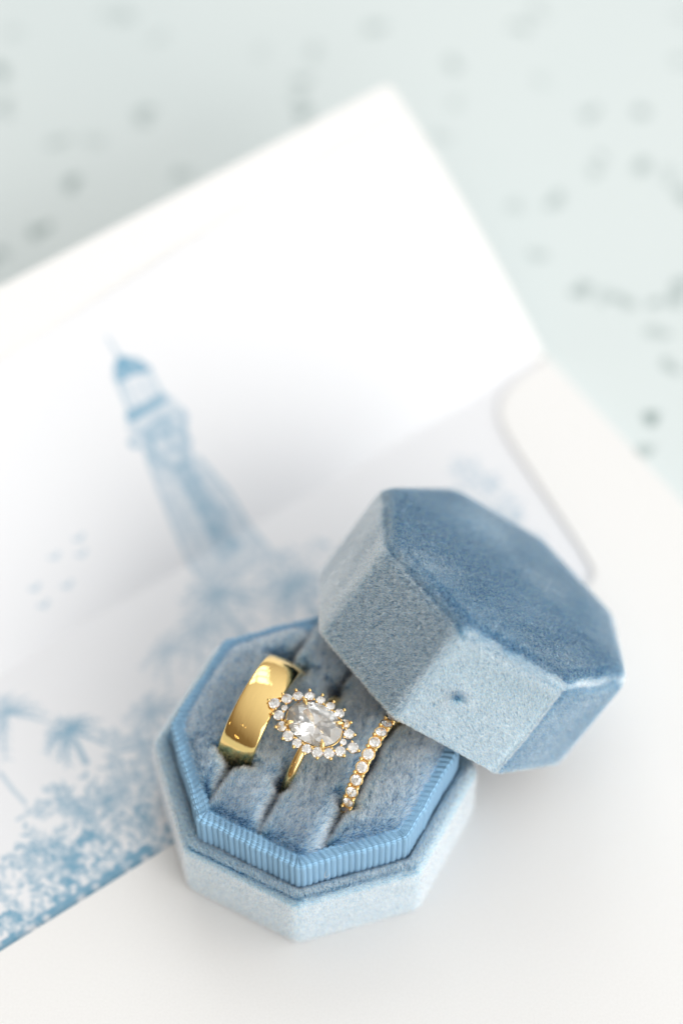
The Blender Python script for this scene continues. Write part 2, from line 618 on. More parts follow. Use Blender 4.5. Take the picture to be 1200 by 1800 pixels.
# lighthouse
stroke([(78.7, 38.6), (78.6, 33.5)], 0.45, 0.55, 0.9)
poly([(81.9, 31.2), (81.0, 33.2), (79.2, 34.6), (77.9, 34.6), (75.8, 33.2), (74.4, 30.6), (75.6, 30.2), (78.2, 31.0), (80.6, 30.8)], 0.85)
stroke([(81.2, 32.1), (82.4, 25.2)], 0.9, 0.55)
stroke([(74.9, 30.2), (75.2, 24.9)], 0.9, 0.5)
stroke([(77.4, 32.0), (77.4, 25.0)], 0.45, 0.4)
stroke([(80.0, 31.6), (80.5, 25.0)], 0.45, 0.45)
stroke([(81.6, 28.9), (75.2, 28.9)], 0.3, 0.35)
stroke([(82.7, 25.0), (75.1, 25.0)], 1.8, 0.8)
stroke([(84.6, 22.4), (73.2, 22.5)], 0.4, 0.45)
poly([(85.6, 22.0), (82.0, 22.3), (77.6, 22.4), (72.6, 22.2), (72.7, 20.3), (73.9, 19.2), (74.6, 16.6), (75.8, 14.6), (82.2, 14.8), (83.8, 17.6), (84.0, 19.8), (85.7, 20.5)], 0.66, 0.5)
for h in [(80.2, 18.4), (83.6, 21.0), (77.2, 18.2), (74.8, 20.9), (79.0, 16.0)]:
    blot(h[0], h[1], 1.3, 0.8)
poly([(80.6, 14.8), (76.6, 14.4), (76.4, 8.1), (75.3, 4.8), (75.7, -2.4), (81.0, -2.6), (80.5, 2.7), (80.4, 6.9)], 0.66, 0.5, 0.12)
poly([(78.2, 14.0), (76.6, 14.0), (75.6, -1.0), (78.0, -2.0)], 0.55)
stroke([(83.8, 17.6), (84.8, 11.9), (85.7, 6.2), (86.6, -3.0)], 0.9, 0.5)
stroke([(82.6, 13.0), (83.7, 4.0), (84.3, -3.0)], 0.5, 0.3)
stroke([(74.9, 13.6), (72.9, 6.8), (72.2, -1.6), (71.8, -11.0)], 0.9, 0.5)
stroke([(75.8, 12.1), (74.2, 2.7), (73.6, -5.0)], 0.6, 0.4)
for q in range(10):
    stroke([(74.8 - q * 0.12, 13 - q * 1.6), (83.4 + q * 0.2, 13.3 - q * 1.6)], 0.25, 0.22)
poly([(83.6, 17.0), (74.8, 14.4), (71.9, -8.0), (86.9, -6.0)], 0.36, 0.6)
stroke([(83.6, 23.6), (74.2, 23.7)], 1.8, 0.34, rag=0.5)
poly([(81.0, 31.0), (75.4, 29.6), (75.4, 25.0), (82.2, 25.0)], 0.16, 0.5)
for q in range(26):
    y = 13 - q * 0.75
    stroke([(76.2 - q * 0.05 + nz.normal() * 0.4, y), (75.0 - q * 0.1, y - 0.5)], 0.22, 0.45)
    stroke([(81.2 + q * 0.05 + nz.normal() * 0.4, y), (83.4 + q * 0.1, y - 0.3)], 0.22, 0.32)
for q in np.linspace(0, 1, 6):
    stroke([(81.6 - 6.4 * q, 28.9), (82.5 - 7.2 * q, 25.4)], 0.28, 0.4)
foliage(80.0, -9.0, 9.0, 90, 0.55, (0.8, 1.8), 0.6)
foliage(88.0, -12.5, 7.0, 60, 0.6, (0.8, 1.8), 0.7)
foliage(72.5, -11.0, 5.0, 60, 0.65, (0.8, 1.8), 0.9)
# palms and bushes around the tower foot
palm(86.0, -8.8, 8.5, 11, 0.75, [(86, -8.8), (86.8, -15), (86.2, -22)])
palm(92.3, -13.5, 8.0, 10, 0.55, [(92.3, -13.5), (93, -20), (92.5, -27)])
palm(100.2, -13.6, 6.0, 9, 0.5)
palm(73.0, -15.5, 7.0, 11, 0.8, [(73, -15.5), (72.4, -24)])
foliage(73.5, -17.5, 5.0, 46, 0.75)
foliage(80.0, -13.0, 6.5, 36, 0.42)
foliage(66.0, -13.0, 5.5, 34, 0.5)
foliage(90.0, -18.0, 8.0, 30, 0.4)
_sl = window(70.5, 88.0, -3.5, 39)
INK[_sl] = np.clip(INK[_sl] * 1.1, 0, 1)
# birds above the water
for a, s in [(103.1, 11.9), (108.9, 11.3), (104.1, 9.6), (115.1, 8.6), (109.4, 6.5), (115.2, 5.7)]:
    stroke([(a - 1.0, s + 0.35), (a, s - 0.15), (a + 1.0, s + 0.45)], 0.62, 0.52, 0.45)
# the palm grove to the left of the box
palm(124.2, -17.6, 5.2, 12, 0.95, [(124.2, -17.6), (125.2, -24.8)])
palm(131.8, -7.8, 6.2, 11, 0.75)
stroke([(139.2, -17.5), (139.1, -21.5), (138.6, -25.5)], 0.8, 0.45)
palm(109.7, -23.0, 6.6, 11, 0.6, [(109.7, -23), (111, -31), (111, -44)])
stroke([(119.3, -26.1), (114.4, -28.5), (110, -29)], 0.7, 0.65, 0.4)
stroke([(141.5, -27.5), (138.6, -27.6), (136.4, -26.7), (132.2, -28.7), (129.0, -31.5)], 0.55, 0.6, 0.4)
for a, s, R, n, d in [(136.5, -28.5, 2.6, 14, 0.6), (132.2, -28.9, 2.0, 12, 0.8), (128.5, -33.0, 3.2, 34, 0.8), (125.3, -33.8, 2.6, 20, 0.7),
                      (120.5, -30.8, 3.4, 24, 0.62), (116.5, -32.5, 3.6, 24, 0.6), (114.5, -28.0, 2.6, 14, 0.55), (122.6, -40.0, 2.3, 24, 0.95), (126.5, -39.5, 1.8, 12, 0.7),
                      (143.2, -34.0, 2.2, 22, 0.85), (138.8, -36.5, 2.4, 24, 0.8), (146.5, -34.6, 2.2, 14, 0.7), (141.5, -38.5, 2.2, 16, 0.7),
                      (118.0, -38.0, 4.0, 26, 0.7), (112.0, -38.5, 5.0, 40, 0.6), (104.0, -35.0, 6.0, 40, 0.6), (150.5, -38.0, 3.0, 22, 0.7), (155, -33, 4, 26, 0.7)]:
    foliage(a, s, R, int(n * 1.5), min(1, d * 1.15))
poly([(157.0, -41.0), (152.3, -41.6), (147.5, -41.2), (143.4, -39.0), (138.0, -38.2), (132.5, -35.6), (129.7, -39.5), (127.5, -43.6), (123.6, -44.6), (112, -42), (98, -41), (90, -42), (90, -52), (160, -52)], 0.9, 0.2, 0.52)
foliage(130.0, -36.0, 6.0, 70, 0.7, (0.8, 1.9), 0.9)
foliage(120.0, -37.0, 6.0, 70, 0.65, (0.8, 1.9), 0.9)
foliage(140.0, -38.0, 6.0, 60, 0.75, (0.8, 1.9), 0.6)
foliage(139.0, -43.5, 8.5, 150, 0.95, (0.9, 1.9), 0.5)
foliage(126.0, -45.5, 9.0, 120, 0.9, (0.9, 1.9), 0.35)
foliage(151.0, -45.5, 7.0, 80, 0.85, (0.9, 1.9), 0.35)
poly([(164, -46.2), (144, -45.6), (134, -45.3), (120, -44.6), (90, -44), (60, -46), (60, -60), (164, -60)], 0.92, 0.12, 0.22)
for i in range(45):
    blot(nz.uniform(118, 160), nz.uniform(-47.5, -38), nz.uniform(0.5, 1.2), nz.uniform(0.6, 0.95))


def branch(a, s, ang, L, d):
    P = [(a, s)]
    for q in range(7):
        ang += nz.normal() * 0.16
        P.append((P[-1][0] + math.cos(ang) * L / 7, P[-1][1] + math.sin(ang) * L / 7))
    stroke(P, 0.5, d * 0.8, 0.2)
    for q in range(1, 8):
        for sg in (-1, 1):
            if nz.random() < 0.85:
                aa = ang + sg * nz.uniform(0.5, 1.2)
                leaf(P[q][0], P[q][1], aa, nz.uniform(1.2, 2.3), nz.uniform(0.5, 0.9), d * nz.uniform(0.75, 1.1))


for a, s, ang, L, d in [(150, -44, 1.3, 10, 0.8), (146, -44, 1.9, 9, 0.8), (141, -42, 1.5, 12, 0.8), (137, -42, 1.2, 10, 0.85), (133, -40, 1.8, 13, 0.8), (129, -42, 1.4, 12, 0.85),
                        (125, -42, 1.7, 15, 0.8), (122, -42, 1.3, 14, 0.75), (118, -42, 1.8, 17, 0.75), (114, -42, 1.5, 17, 0.7), (110, -42, 1.7, 15, 0.65), (127, -36, 2.4, 8, 0.7),
                        (121, -30, 2.0, 8, 0.65), (116, -28, 1.2, 7, 0.6), (154, -44, 1.5, 8, 0.75), (139, -36, 2.5, 7, 0.7), (131, -32, 0.8, 7, 0.65)]:
    branch(a, s, ang, L, d)
# to the right of the box
for a, s, R, n, d in [(30.0, -13.0, 3.2, 34, 0.55), (28.0, -17.5, 3.0, 26, 0.55), (29.2, -25.3, 3.4, 34, 0.6), (34, -20, 5.0, 44, 0.55), (42, -22, 6.0, 44, 0.5), (31.5, -34, 4.0, 40, 0.6), (38, -42, 5.0, 50, 0.6)]:
    foliage(a, s, R, n, d)

keep = GS <= (49.3 - (GA - 6.5) * 0.058)
zz = zflap(GS) + 0.02
# paper is laid slightly wavy inside the pocket
zz = zz + 0.10 * np.sin(GA * 0.11 + 1) * np.clip(GS / 20, 0, 1)
VL = env_pt(GA, -GS, zz).reshape(-1, 3)
FL = grid_faces(len(gs), len(ga), False)
km = keep.ravel()
FL = FL[km[FL].all(1)]
used = np.unique(FL)
remap = -np.ones(len(VL), int); remap[used] = np.arange(len(used))
o = mesh_obj('printed_liner', VL[used], remap[FL], M_LINER, env, smooth=True, ink=INK.ravel()[used])

# pocket front with its deep straight throat and rounded shoulders
THR, SHO = 47.9, 18.0


edge = [(0.0, 0.6), (6.0, 0.9), (11.0, 1.9), (14.5, 3.8), (16.8, 6.6), (18.2, 10.5), (19.2, 16.0), (20.6, 26.0), (22.0, 36.0), (23.3, 44.0), (24.3, 46.8), (26.5, 47.9)]
ed = []
for (a0, b0), (a1, b1) in zip(edge[:-1], edge[1:]):
    for t in np.linspace(0, 1, 6)[:-1]:
        ed.append((a0 + (a1 - a0) * t, b0 + (b1 - b0) * t))
ed.append(edge[-1])
ed = np.array(ed)
for _ in range(4):
    ed[1:-1] = (ed[:-2] + 2 * ed[1:-1] + ed[2:]) / 4
rightside = ed
midpts = np.column_stack([np.linspace(26.5, WID - 26.5, 40)[1:-1], np.full(38, THR)])
leftside = np.column_stack([WID - rightside[::-1, 0], rightside[::-1, 1]])
top_edge = np.concatenate([rightside, midpts, leftside])
# strips from the top edge down to the pocket bottom, given thickness
rows = np.linspace(0, 1, 14) ** 1.5
ptsg = []
for q in rows:
    b = top_edge[:, 1] + (DEP - top_edge[:, 1]) * q
    ptsg.append(np.column_stack([top_edge[:, 0], b]))
ptsg = np.array(ptsg)
lift = 0.0 * ptsg[..., 0]
Vt = env_pt(ptsg[..., 0], ptsg[..., 1], 0.0 + lift).reshape(-1, 3)
nv = len(Vt)
Vb = Vt - np.array([0, 0, 0.28])
nr, nc = ptsg.shape[:2]
F = grid_faces(nr, nc, False)
border = [i for i in range(nc)] + [(i + 1) * nc - 1 for i in range(1, nr)] + [(nr - 1) * nc + i for i in range(nc - 2, -1, -1)] + [i * nc for i in range(nr - 2, 0, -1)]
side = [[border[i], border[(i + 1) % len(border)], border[(i + 1) % len(border)] + nv, border[i] + nv] for i in range(len(border))]
mesh_obj('pocket_front', np.concatenate([Vt, Vb]), F[:, ::-1].tolist() + (F + nv).tolist() + side, M_PAPER, env, smooth=False)
# closed side and bottom folds of the pocket
for a0, a1, b0, b1 in [(0.0, 0.3, 1.5, DEP), (WID - 0.3, WID, 1.5, DEP), (0.3, WID - 0.3, DEP - 0.3, DEP)]:
    c = [env_pt(a, b, z) for z in (-0.95, -0.3) for a, b in ((a0, b0), (a1, b0), (a1, b1), (a0, b1))]
    mesh_obj('side_fold', np.array(c), [(0, 1, 2, 3), (7, 6, 5, 4), (0, 4, 5, 1), (1, 5, 6, 2), (2, 6, 7, 3), (3, 7, 4, 0)], M_PAPER, env, smooth=False)

# ------------------------------------------------------------------ ring box base
PHI = math.radians(-5.76)
RS, HS, HC = 28.84, 16.8, 6.35
ZR = HS + HC                       # top of the ribbon collar
U = np.array([0.46, 0.888, 0]); U /= np.linalg.norm(U)
Vx = np.array([U[1], -U[0], 0.0])
Z = np.array([0, 0, 1.0])
base = thing('open_ring_box', 'lower half of octagonal blue velvet ring box with ribbed ribbon collar and three rings', 'ring box', (0, 0, 0.02))

inset = 0.62                       # the pile stands this far out of its backing
rs = RS - inset * 1.08
rows = [(rs - 2.5, 0.05), (rs - 0.9, 0.08)] + [(rs - 0.9 + 0.9 * math.sin(t), 0.98 - 0.9 * math.cos(t)) for t in np.linspace(0.4, 1.57, 4)]
rows += [(rs, z) for z in np.linspace(2.5, HS - inset - 1.6, 7)]
rows += [(rs - 1.4 + 1.4 * math.cos(t), HS - inset - 1.4 + 1.4 * math.sin(t)) for t in np.linspace(0.25, 1.5708, 6)]
rows += [(26.4, HS - inset), (25.9, HS - inset - 0.35), (25.75, HS - 2.5), (25.75, 9.0)]
Vs, Fs = loft(rows, PHI, 2.2, cap0=True)
shell = mesh_obj('shell', Vs, Fs, M_BACKING, base)
Fq = [f for f in Fs if len(f) == 4]


def lean_base(P, N):
    side = np.clip((0.85 - np.abs(N[:, 2])) / 0.6, 0, 1)[:, None]
    L = side * np.array([0, 0, -0.9]) + (1 - side) * np.array([-0.42, 0.80, 0.0])
    t = np.column_stack([-P[:, 1], P[:, 0], np.zeros(len(P))]); t /= np.linalg.norm(t, axis=1)[:, None]
    return L + t * (0.25 + 0.40 * wob(P, 0.35, 3))[:, None] * (0.5 + 0.3 * side) + t * (4 * side * (1 - side)) * 1.3


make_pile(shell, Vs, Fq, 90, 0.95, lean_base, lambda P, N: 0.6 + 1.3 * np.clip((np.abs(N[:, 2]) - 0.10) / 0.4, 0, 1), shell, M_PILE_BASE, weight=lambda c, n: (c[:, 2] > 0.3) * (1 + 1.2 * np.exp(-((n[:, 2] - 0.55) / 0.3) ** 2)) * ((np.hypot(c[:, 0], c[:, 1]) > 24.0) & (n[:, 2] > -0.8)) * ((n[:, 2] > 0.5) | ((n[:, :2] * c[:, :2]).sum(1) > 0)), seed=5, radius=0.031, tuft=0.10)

# ribbon collar: vertical ribs on the outside, folded over a flat rim
NR = 18 * 8
per = 14
Pc, Nc = oct_outline(25.0, 1.9, 13, 60, PHI)
Pc2 = np.vstack([Pc, Pc[:1]])
ln = np.concatenate([[0], np.cumsum(np.linalg.norm(np.diff(Pc2, axis=0), axis=1))])
tot = ln[-1]
ss = np.linspace(0, tot, NR * per, endpoint=False)
px = np.interp(ss, ln, Pc2[:, 0]); py = np.interp(ss, ln, Pc2[:, 1])
Nc2 = np.vstack([Nc, Nc[:1]])
nx = np.interp(ss, ln, Nc2[:, 0]); ny = np.interp(ss, ln, Nc2[:, 1])
q = np.hypot(nx, ny); nx, ny = nx / q, ny / q
prof = [(0.0, 11.0), (0.0, HS - 0.5)]             # (inset, z)
prof += [(0.0, z) for z in np.linspace(HS + 0.5, ZR - 0.55, 8)]
prof += [(0.5 - 0.5 * math.cos(t), ZR - 0.5 + 0.5 * math.sin(t)) for t in np.linspace(0.3, 1.5708, 6)]
prof += [(i, ZR - 0.03 * (i - 0.5)) for i in np.linspace(0.8, 2.0, 6)]
prof += [(2.05 + 0.3 * math.sin(t), ZR - 0.35 + 0.3 * math.cos(t)) for t in np.linspace(0.3, 1.5708, 4)] + [(2.35, ZR - 1.5), (2.35, 14.0)]
BLs = ln[np.argmin(np.hypot(Pc[:, 0] - 25 * math.cos(PHI - math.radians(135)), Pc[:, 1] - 25 * math.sin(PHI - math.radians(135))))]
CV, CUV = [], []
arcl = 0
prev = prof[0]
for i, (ins, z) in enumerate(prof):
    arcl += math.hypot(ins - prev[0], z - prev[1]); prev = (ins, z)
    skew = max(0, ins - 0.4) * 0.42                  # the ribs slant where the ribbon folds inwards
    ph = (ss + skew) / tot * NR
    fr = ph % 1.0
    bump = 0.30 * np.clip(np.sin(np.pi * fr), 0, 1) ** 0.7 * (1 + 0.12 * np.sin(np.floor(ph) * 2.3))
    rel = (ss - BLs + 0.9) % tot                     # the ribbon's end laps over at one corner
    bump = bump + np.where(rel < 12, 0.34 * np.exp(-rel / 3.0) * (1 - np.exp(-rel / 0.12)), 0)
    wv = 0.09 * np.sin(ss * 0.55) + 0.06 * np.sin(ss * 1.3 + 1) + 0.03 * np.sin(ss * 3.1)
    # outward normal of the profile
    if i < 11:
        on, oz = 1.0, 0.0
    elif i > 20:
        on, oz = -1.0, 0.0
    else:
        t = min(1, max(0, ins / 0.5)); on, oz = (1 - t), t
        qq = math.hypot(on, oz); on, oz = on / qq, oz / qq
        if ins > 2.05:
            on, oz = -0.6, 0.8
    rad = -ins + bump * on + wv * (ins < 1)
    CV.append(np.column_stack([px + nx * rad, py + ny * rad, np.full(len(px), z) + bump * oz + wv * 0.8 * oz]))
    CUV.append(np.column_stack([ss, np.full(len(px), arcl)]))
mesh_obj('ribbon_collar', np.concatenate(CV), grid_faces(len(prof), len(px), True)[:, ::1], M_RIBBON, base, uv=np.concatenate(CUV))
# a loose white thread on the collar
tp = [(2.2, -24.75, 22.0), (1.9, -24.95, 20.6), (2.1, -24.95, 19.9), (2.6, -24.75, 20.1), (2.75, -24.65, 20.6)]


def tube(pts, r, seg=8, closed=False, r_fn=None):
    pts = np.array(pts, float)
    n = len(pts)
    Vv = []
    tan = np.gradient(pts, axis=0) if not closed else np.roll(pts, -1, 0) - np.roll(pts, 1, 0)
    tan /= np.linalg.norm(tan, axis=1)[:, None]
    up = np.array([0.3, 0.2, 0.93])
    for i in range(n):
        x = np.cross(tan[i], up); x /= np.linalg.norm(x)
        y = np.cross(tan[i], x)
        rr = r if r_fn is None else r_fn(i / (n - 1))
        for k in range(seg):
            a = 2 * math.pi * k / seg
            Vv.append(pts[i] + rr * (math.cos(a) * x + math.sin(a) * y))
    Fv = grid_faces(n, seg, True).tolist()
    if closed:
        for k in range(seg):
            Fv.append([(n - 1) * seg + k, (n - 1) * seg + (k + 1) % seg, (k + 1) % seg, k])
    else:
        Fv.append(list(range(seg))[::-1]); Fv.append([(n - 1) * seg + k for k in range(seg)])
    return np.array(Vv), Fv


def merge(parts):
    Vs, Fs, o = [], [], 0
    for v, f in parts:
        Vs.append(np.asarray(v)); Fs += [[i + o for i in q] for q in f]; o += len(v)
    return np.concatenate(Vs), Fs


def spline(pts, n):
    pts = np.array(pts, float); t = np.linspace(0, len(pts) - 1, n)
    i = np.clip(t.astype(int), 0, len(pts) - 2); f = t - i
    P = lambda k: pts[np.clip(k, 0, len(pts) - 1)]
    f = f[:, None]
    return 0.5 * (2 * P(i) + (P(i + 1) - P(i - 1)) * f + (2 * P(i - 1) - 5 * P(i) + 4 * P(i + 1) - P(i + 2)) * f ** 2 + (-P(i - 1) + 3 * P(i) - 3 * P(i + 1) + P(i + 2)) * f ** 3)


v, f = tube(spline(tp, 24), 0.035, 6)
mesh_obj('loose_thread', v, f, M_PAPER, base)

# cushion: four velvet rolls between three ring slots
SLOT = [-10.1, -0.15, 11.3]
HALF = [3.05, 0.85, 1.15]           # half widths that the rings push open
RU = [(-0.41, 10.66), (-1.3, 10.4), (-0.49, 9.7)]
AP = 25.0 * math.cos(math.radians(22.5)) - 2.22
NK = [np.array([math.cos(PHI + math.radians(22.5 + 45 * k)), math.sin(PHI + math.radians(22.5 + 45 * k))]) for k in range(8)]
ZT = ZR


def slot_v(i, u):
    return SLOT[i] + 0.22 * np.sin(u * 0.33 + i * 1.7) + 0.10 * np.sin(u * 0.9 + i)


def slot_w(i, u):
    u0, R = RU[i]
    w = 0.02
    for sg in (-1, 1):
        w = w + HALF[i] * np.exp(-((u - (u0 + sg * (R - 0.4))) / (1.5 if i == 0 else 1.3)) ** 4)
    inside = 1 / (1 + np.exp(-(R - 1.0 - np.abs(u - u0)) / 0.6))
    return np.maximum(w, HALF[i] * 0.25 * inside)


def lean_roll(P, N):
    fr = 1 / (1 + np.exp((P @ U + 13.5) / 1.6))           # near the front rim the pile falls forward over the ribbon
    w = wob(P, 0.28, 31)
    along = -0.38 + 0.07 * wob(P, 0.33, 33)
    return -U * (fr * -0.55 + (1 - fr) * along)[:, None] + Vx * (0.14 * w * (1 - fr) + fr * 0.35)[:, None]


for k in range(4):
    nu, nvv = 110, 46
    s = np.linspace(0, 1, nvv)
    t = np.linspace(0, 1, nu)
    T2, S2 = np.meshgrid(t, s, indexing='ij')
    u = (T2 - 0.5) * 2 * 22
    for it in range(3):
        lo = (slot_v(k - 1, u) + slot_w(k - 1, u)) if k > 0 else np.full_like(u, -AP)
        hi = (slot_v(k, u) - slot_w(k, u)) if k < 3 else np.full_like(u, AP)
        vv = lo + (hi - lo) * S2
        umin = np.full_like(u, -99.0); umax = np.full_like(u, 99.0)
        for nk in NK:
            nU, nV = nk @ U[:2], nk @ Vx[:2]
            if nU > 0.05:
                umax = np.minimum(umax, (AP - vv * nV) / nU)
            elif nU < -0.05:
                umin = np.maximum(umin, (AP - vv * nV) / nU)
        u = umin + (umax - umin) * T2
    dl, dh = vv - lo, hi - vv
    du = np.minimum(u - umin, umax - u)
    z = np.full_like(u, ZT + 0.15)
    z += 1.7 * (1 - np.exp(-du / 1.6))
    z -= 1.2 * np.clip(1 - du / 0.8, 0, 1) ** 2
    for d, isslot in ((dl, k > 0), (dh, k < 3)):
        if isslot:
            z -= 6.0 * (0.4 + 0.6 * np.clip(du / 4.5, 0, 1)) * (1 - np.clip(d / 2.7, 0, 1)) ** 2.5
        else:
            z -= 1.7 * np.exp(-d / 1.8) + 1.2 * np.clip(1 - d / 0.8, 0, 1) ** 2
    wid = np.clip((hi - lo) / 9.0, 0, 1)
    pp = np.column_stack([u.ravel(), vv.ravel(), 0 * u.ravel()])
    z += (0.16 * wob(pp, 0.5, 40 + k)).reshape(z.shape) - 0.5 * (1 - wid)
    Pw = vv[..., None] * Vx + u[..., None] * U
    Pw[..., 2] = z
    Vr = Pw.reshape(-1, 3)
    Fr = grid_faces(nu, nvv, False)
    # make sure faces look up
    a, b, c = Vr[Fr[200, 0]], Vr[Fr[200, 1]], Vr[Fr[200, 2]]
    if np.cross(b - a, c - a)[2] < 0:
        Fr = Fr[:, ::-1]
    # skirt down to hide the inside of the box
    nb = nu * nvv
    bd = [i for i in range(nvv)] + [(i + 1) * nvv - 1 for i in range(1, nu)] + [(nu - 1) * nvv + i for i in range(nvv - 2, -1, -1)] + [i * nvv for i in range(nu - 2, 0, -1)]
    low = Vr[bd].copy(); low[:, 2] = 10.0
    sk = [[bd[i], bd[(i + 1) % len(bd)], nb + (i + 1) % len(bd), nb + i] for i in range(len(bd))]
    roll = mesh_obj('cushion_roll', np.concatenate([Vr, low]), Fr.tolist() + sk, M_BACKING, base)
    make_pile(roll, Vr, Fr, 84, 1.3, lean_roll, 1.5, roll, M_PILE_CUSHION, jitter=0.30, radius=0.038, seed=50 + k, clump=2.2, tuft=0.2, weight=lambda c, n: np.clip((n[:, 2] - 0.25) * 3, 0.05, 1))

# ------------------------------------------------------------------ ring box lid, tipped against the base
MLID = np.array([[-0.7678, 0.3328, 0.5477], [-0.1004, -0.9069, 0.4102], [0.6327, 0.26, 0.7297]])
x = MLID[:, 2] / np.linalg.norm(MLID[:, 2]); y0 = MLID[:, 0] - x * (MLID[:, 0] @ x); y0 /= np.linalg.norm(y0)
MLID = np.stack([y0, np.cross(x, y0), x], 1)
OL = np.array([21.997, 16.888, 17.345])
RL, HL = 27.6, 22.3
lid = thing('ring_box_cover', 'taken-off blue velvet lid tipped on its edge against the open ring box', 'box lid', OL, MLID)
rl = RL - inset * 1.08
hl = HL - inset
rows = [(rl - 0.9, 0.0)] + [(rl - 0.9 + 0.9 * math.sin(t), 0.9 - 0.9 * math.cos(t)) for t in np.linspace(0.4, 1.57, 4)]
rows += [(rl, z) for z in np.linspace(2.2, hl - 3.2, 9)]
rows += [(rl - 3.1 + 3.1 * math.cos(t), hl - 3.1 + 3.1 * math.sin(t)) for t in np.linspace(0.1, 1.45, 12)]
rows += [(r, hl + 1.5 * (1 - (r / (rl - 3.1)) ** 2)) for r in np.linspace(rl - 4.2, 0.3, 16)]
Vl, Fl = loft(rows, 0.0, 3.6, cap1=True)
lshell = mesh_obj('lid_shell', Vl, Fl, M_BACKING, lid)
# inner wall and ceiling of the lid
rows = [(rl - 0.9, 0.0), (26.0, -0.05), (25.85, 0.4), (25.8, 5), (25.8, 18.6), (24.5, 19.4), (12, 19.5), (0.3, 19.5)]
Vi, Fi = loft(rows, 0.0, 2.0, cap1=True)
Fi = [f[::-1] for f in Fi]
mesh_obj('lid_lining', Vi, Fi, M_BACKING, lid)
# local direction pointing at the camera side of the lid (towards the lower left of the lid's top)
A1, A2, A3 = (np.array([math.cos(math.radians(45 * k)), math.sin(math.radians(45 * k)), 0]) for k in (0, 1, 2))
SCUFF = None


def lid_face(N):
    """soft weights: top, the dim left-front wall, front wall, right-front wall, elsewhere"""
    c = [(math.cos(math.radians(t)), math.sin(math.radians(t))) for t in (22.5, 67.5, 112.5, -22.5, -67.5, -112.5, 157.5, 202.5)]
    h = N[:, :2] / (np.linalg.norm(N[:, :2], axis=1)[:, None] + 1e-6)
    w = np.exp(15 * (h @ np.array(c).T))
    w = np.column_stack([w[:, :3], w[:, 3:].sum(1)])
    w /= w.sum(1)[:, None]
    t = np.clip((N[:, 2] - 0.20) / 0.72, 0, 1)
    t = (t * t * (3 - 2 * t))[:, None]
    return np.concatenate([t, w * (1 - t)], 1)


# how the nap was last brushed on each wall
NAP = np.array([[0.64, 0.77, 0.0], [0.389, -0.776, -0.499], [-0.65, 0.27, -0.7], [0.75, 0.31, 0.39], [0.0, 0.0, -0.6]])
NAP_TILT = np.array([1.1, 0.42, 2.4, 0.45, 0.55])


def lean_lid(P, N):
    k = lid_face(N)
    L = k @ NAP
    am = 0.20 + 0.22 * k[:, 0]
    L[:, 0] += am * wob(P, 0.22, 61); L[:, 1] += am * wob(P, 0.22, 62); L[:, 2] += (1 - k[:, 0]) * 0.22 * wob(P, 0.35, 63)
    # along the rounded top edge the nap is stroked sideways
    e = np.clip(4 * k[:, 0] * (1 - k[:, 0]), 0, 1)[:, None] ** 1.5 * (0.55 + 0.35 * wob(P, 0.8, 71))[:, None]
    tg = np.column_stack([-N[:, 1], N[:, 0], np.zeros(len(N))]); tg /= np.linalg.norm(tg, axis=1)[:, None] + 1e-6
    L = L * (1 - e) + tg * e
    # a thumb mark in the nap of the front wall
    r = np.linalg.norm(P - SC, axis=1)
    away = (P - SC) / (r[:, None] + 0.05)
    m = np.exp(-(r / 2.2) ** 2)[:, None]
    return L * (1 - 0.8 * m) + away * m * 0.55


fa = math.radians(67.5)
apo = RL * math.cos(math.radians(22.5))
SC = np.array([apo * math.cos(fa), apo * math.sin(fa), 0]) + 3.6 * np.array([math.sin(fa), -math.cos(fa), 0]) + np.array([0, 0, 9.0])


def lid_tilt(P, N):
    k = lid_face(N)
    e = 0.7 * np.clip(4 * k[:, 0] * (1 - k[:, 0]), 0, 1) ** 1.5
    return k @ NAP_TILT * (1 - e) + 1.6 * e


def edge_weight(c, n):
    w = np.where(n[:, 2] > -0.75, 1.0, 0.3)
    w = w * (1 + 1.3 * np.exp(-((n[:, 2] - 0.6) / 0.28) ** 2))
    an = np.degrees(np.arctan2(n[:, 1], n[:, 0])) % 45
    an = np.minimum(an, 45 - an)                      # 0 on the vertical edges
    return w * np.where(np.abs(n[:, 2]) < 0.6, 1 + 1.0 * np.exp(-(an / 12) ** 2), 1)


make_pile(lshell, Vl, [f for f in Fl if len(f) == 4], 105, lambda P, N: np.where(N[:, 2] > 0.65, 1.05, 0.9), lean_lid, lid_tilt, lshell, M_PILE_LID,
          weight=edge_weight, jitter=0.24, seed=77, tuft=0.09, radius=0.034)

# ------------------------------------------------------------------ rings
def frame(tilt=0.0, pitch=0.0):
    up = Z * math.cos(tilt) + Vx * math.sin(tilt)
    vt = Vx * math.cos(tilt) - Z * math.sin(tilt)
    u = U.copy()
    if pitch:
        up, u = up * math.cos(pitch) - u * math.sin(pitch), u * math.cos(pitch) + up * math.sin(pitch)
    return np.stack([vt, u, up], 1)          # local x = ring axis, y = along slot (back), z = up


def lathe(profile, n=180):
    """closed profile of (x along the axis, radius)"""
    pr = np.array(profile, float)
    a = np.linspace(0, 2 * math.pi, n, endpoint=False)
    V = np.empty((n, len(pr), 3))
    V[..., 0] = pr[:, 0]
    V[..., 1] = pr[:, 1] * np.sin(a)[:, None]
    V[..., 2] = pr[:, 1] * np.cos(a)[:, None]
    V = V.reshape(-1, 3)
    m = len(pr)
    F = []
    for i in range(n):
        for j in range(m):
            F.append([i * m + j, i * m + (j + 1) % m, ((i + 1) % n) * m + (j + 1) % m, ((i + 1) % n) * m + j])
    return V, F


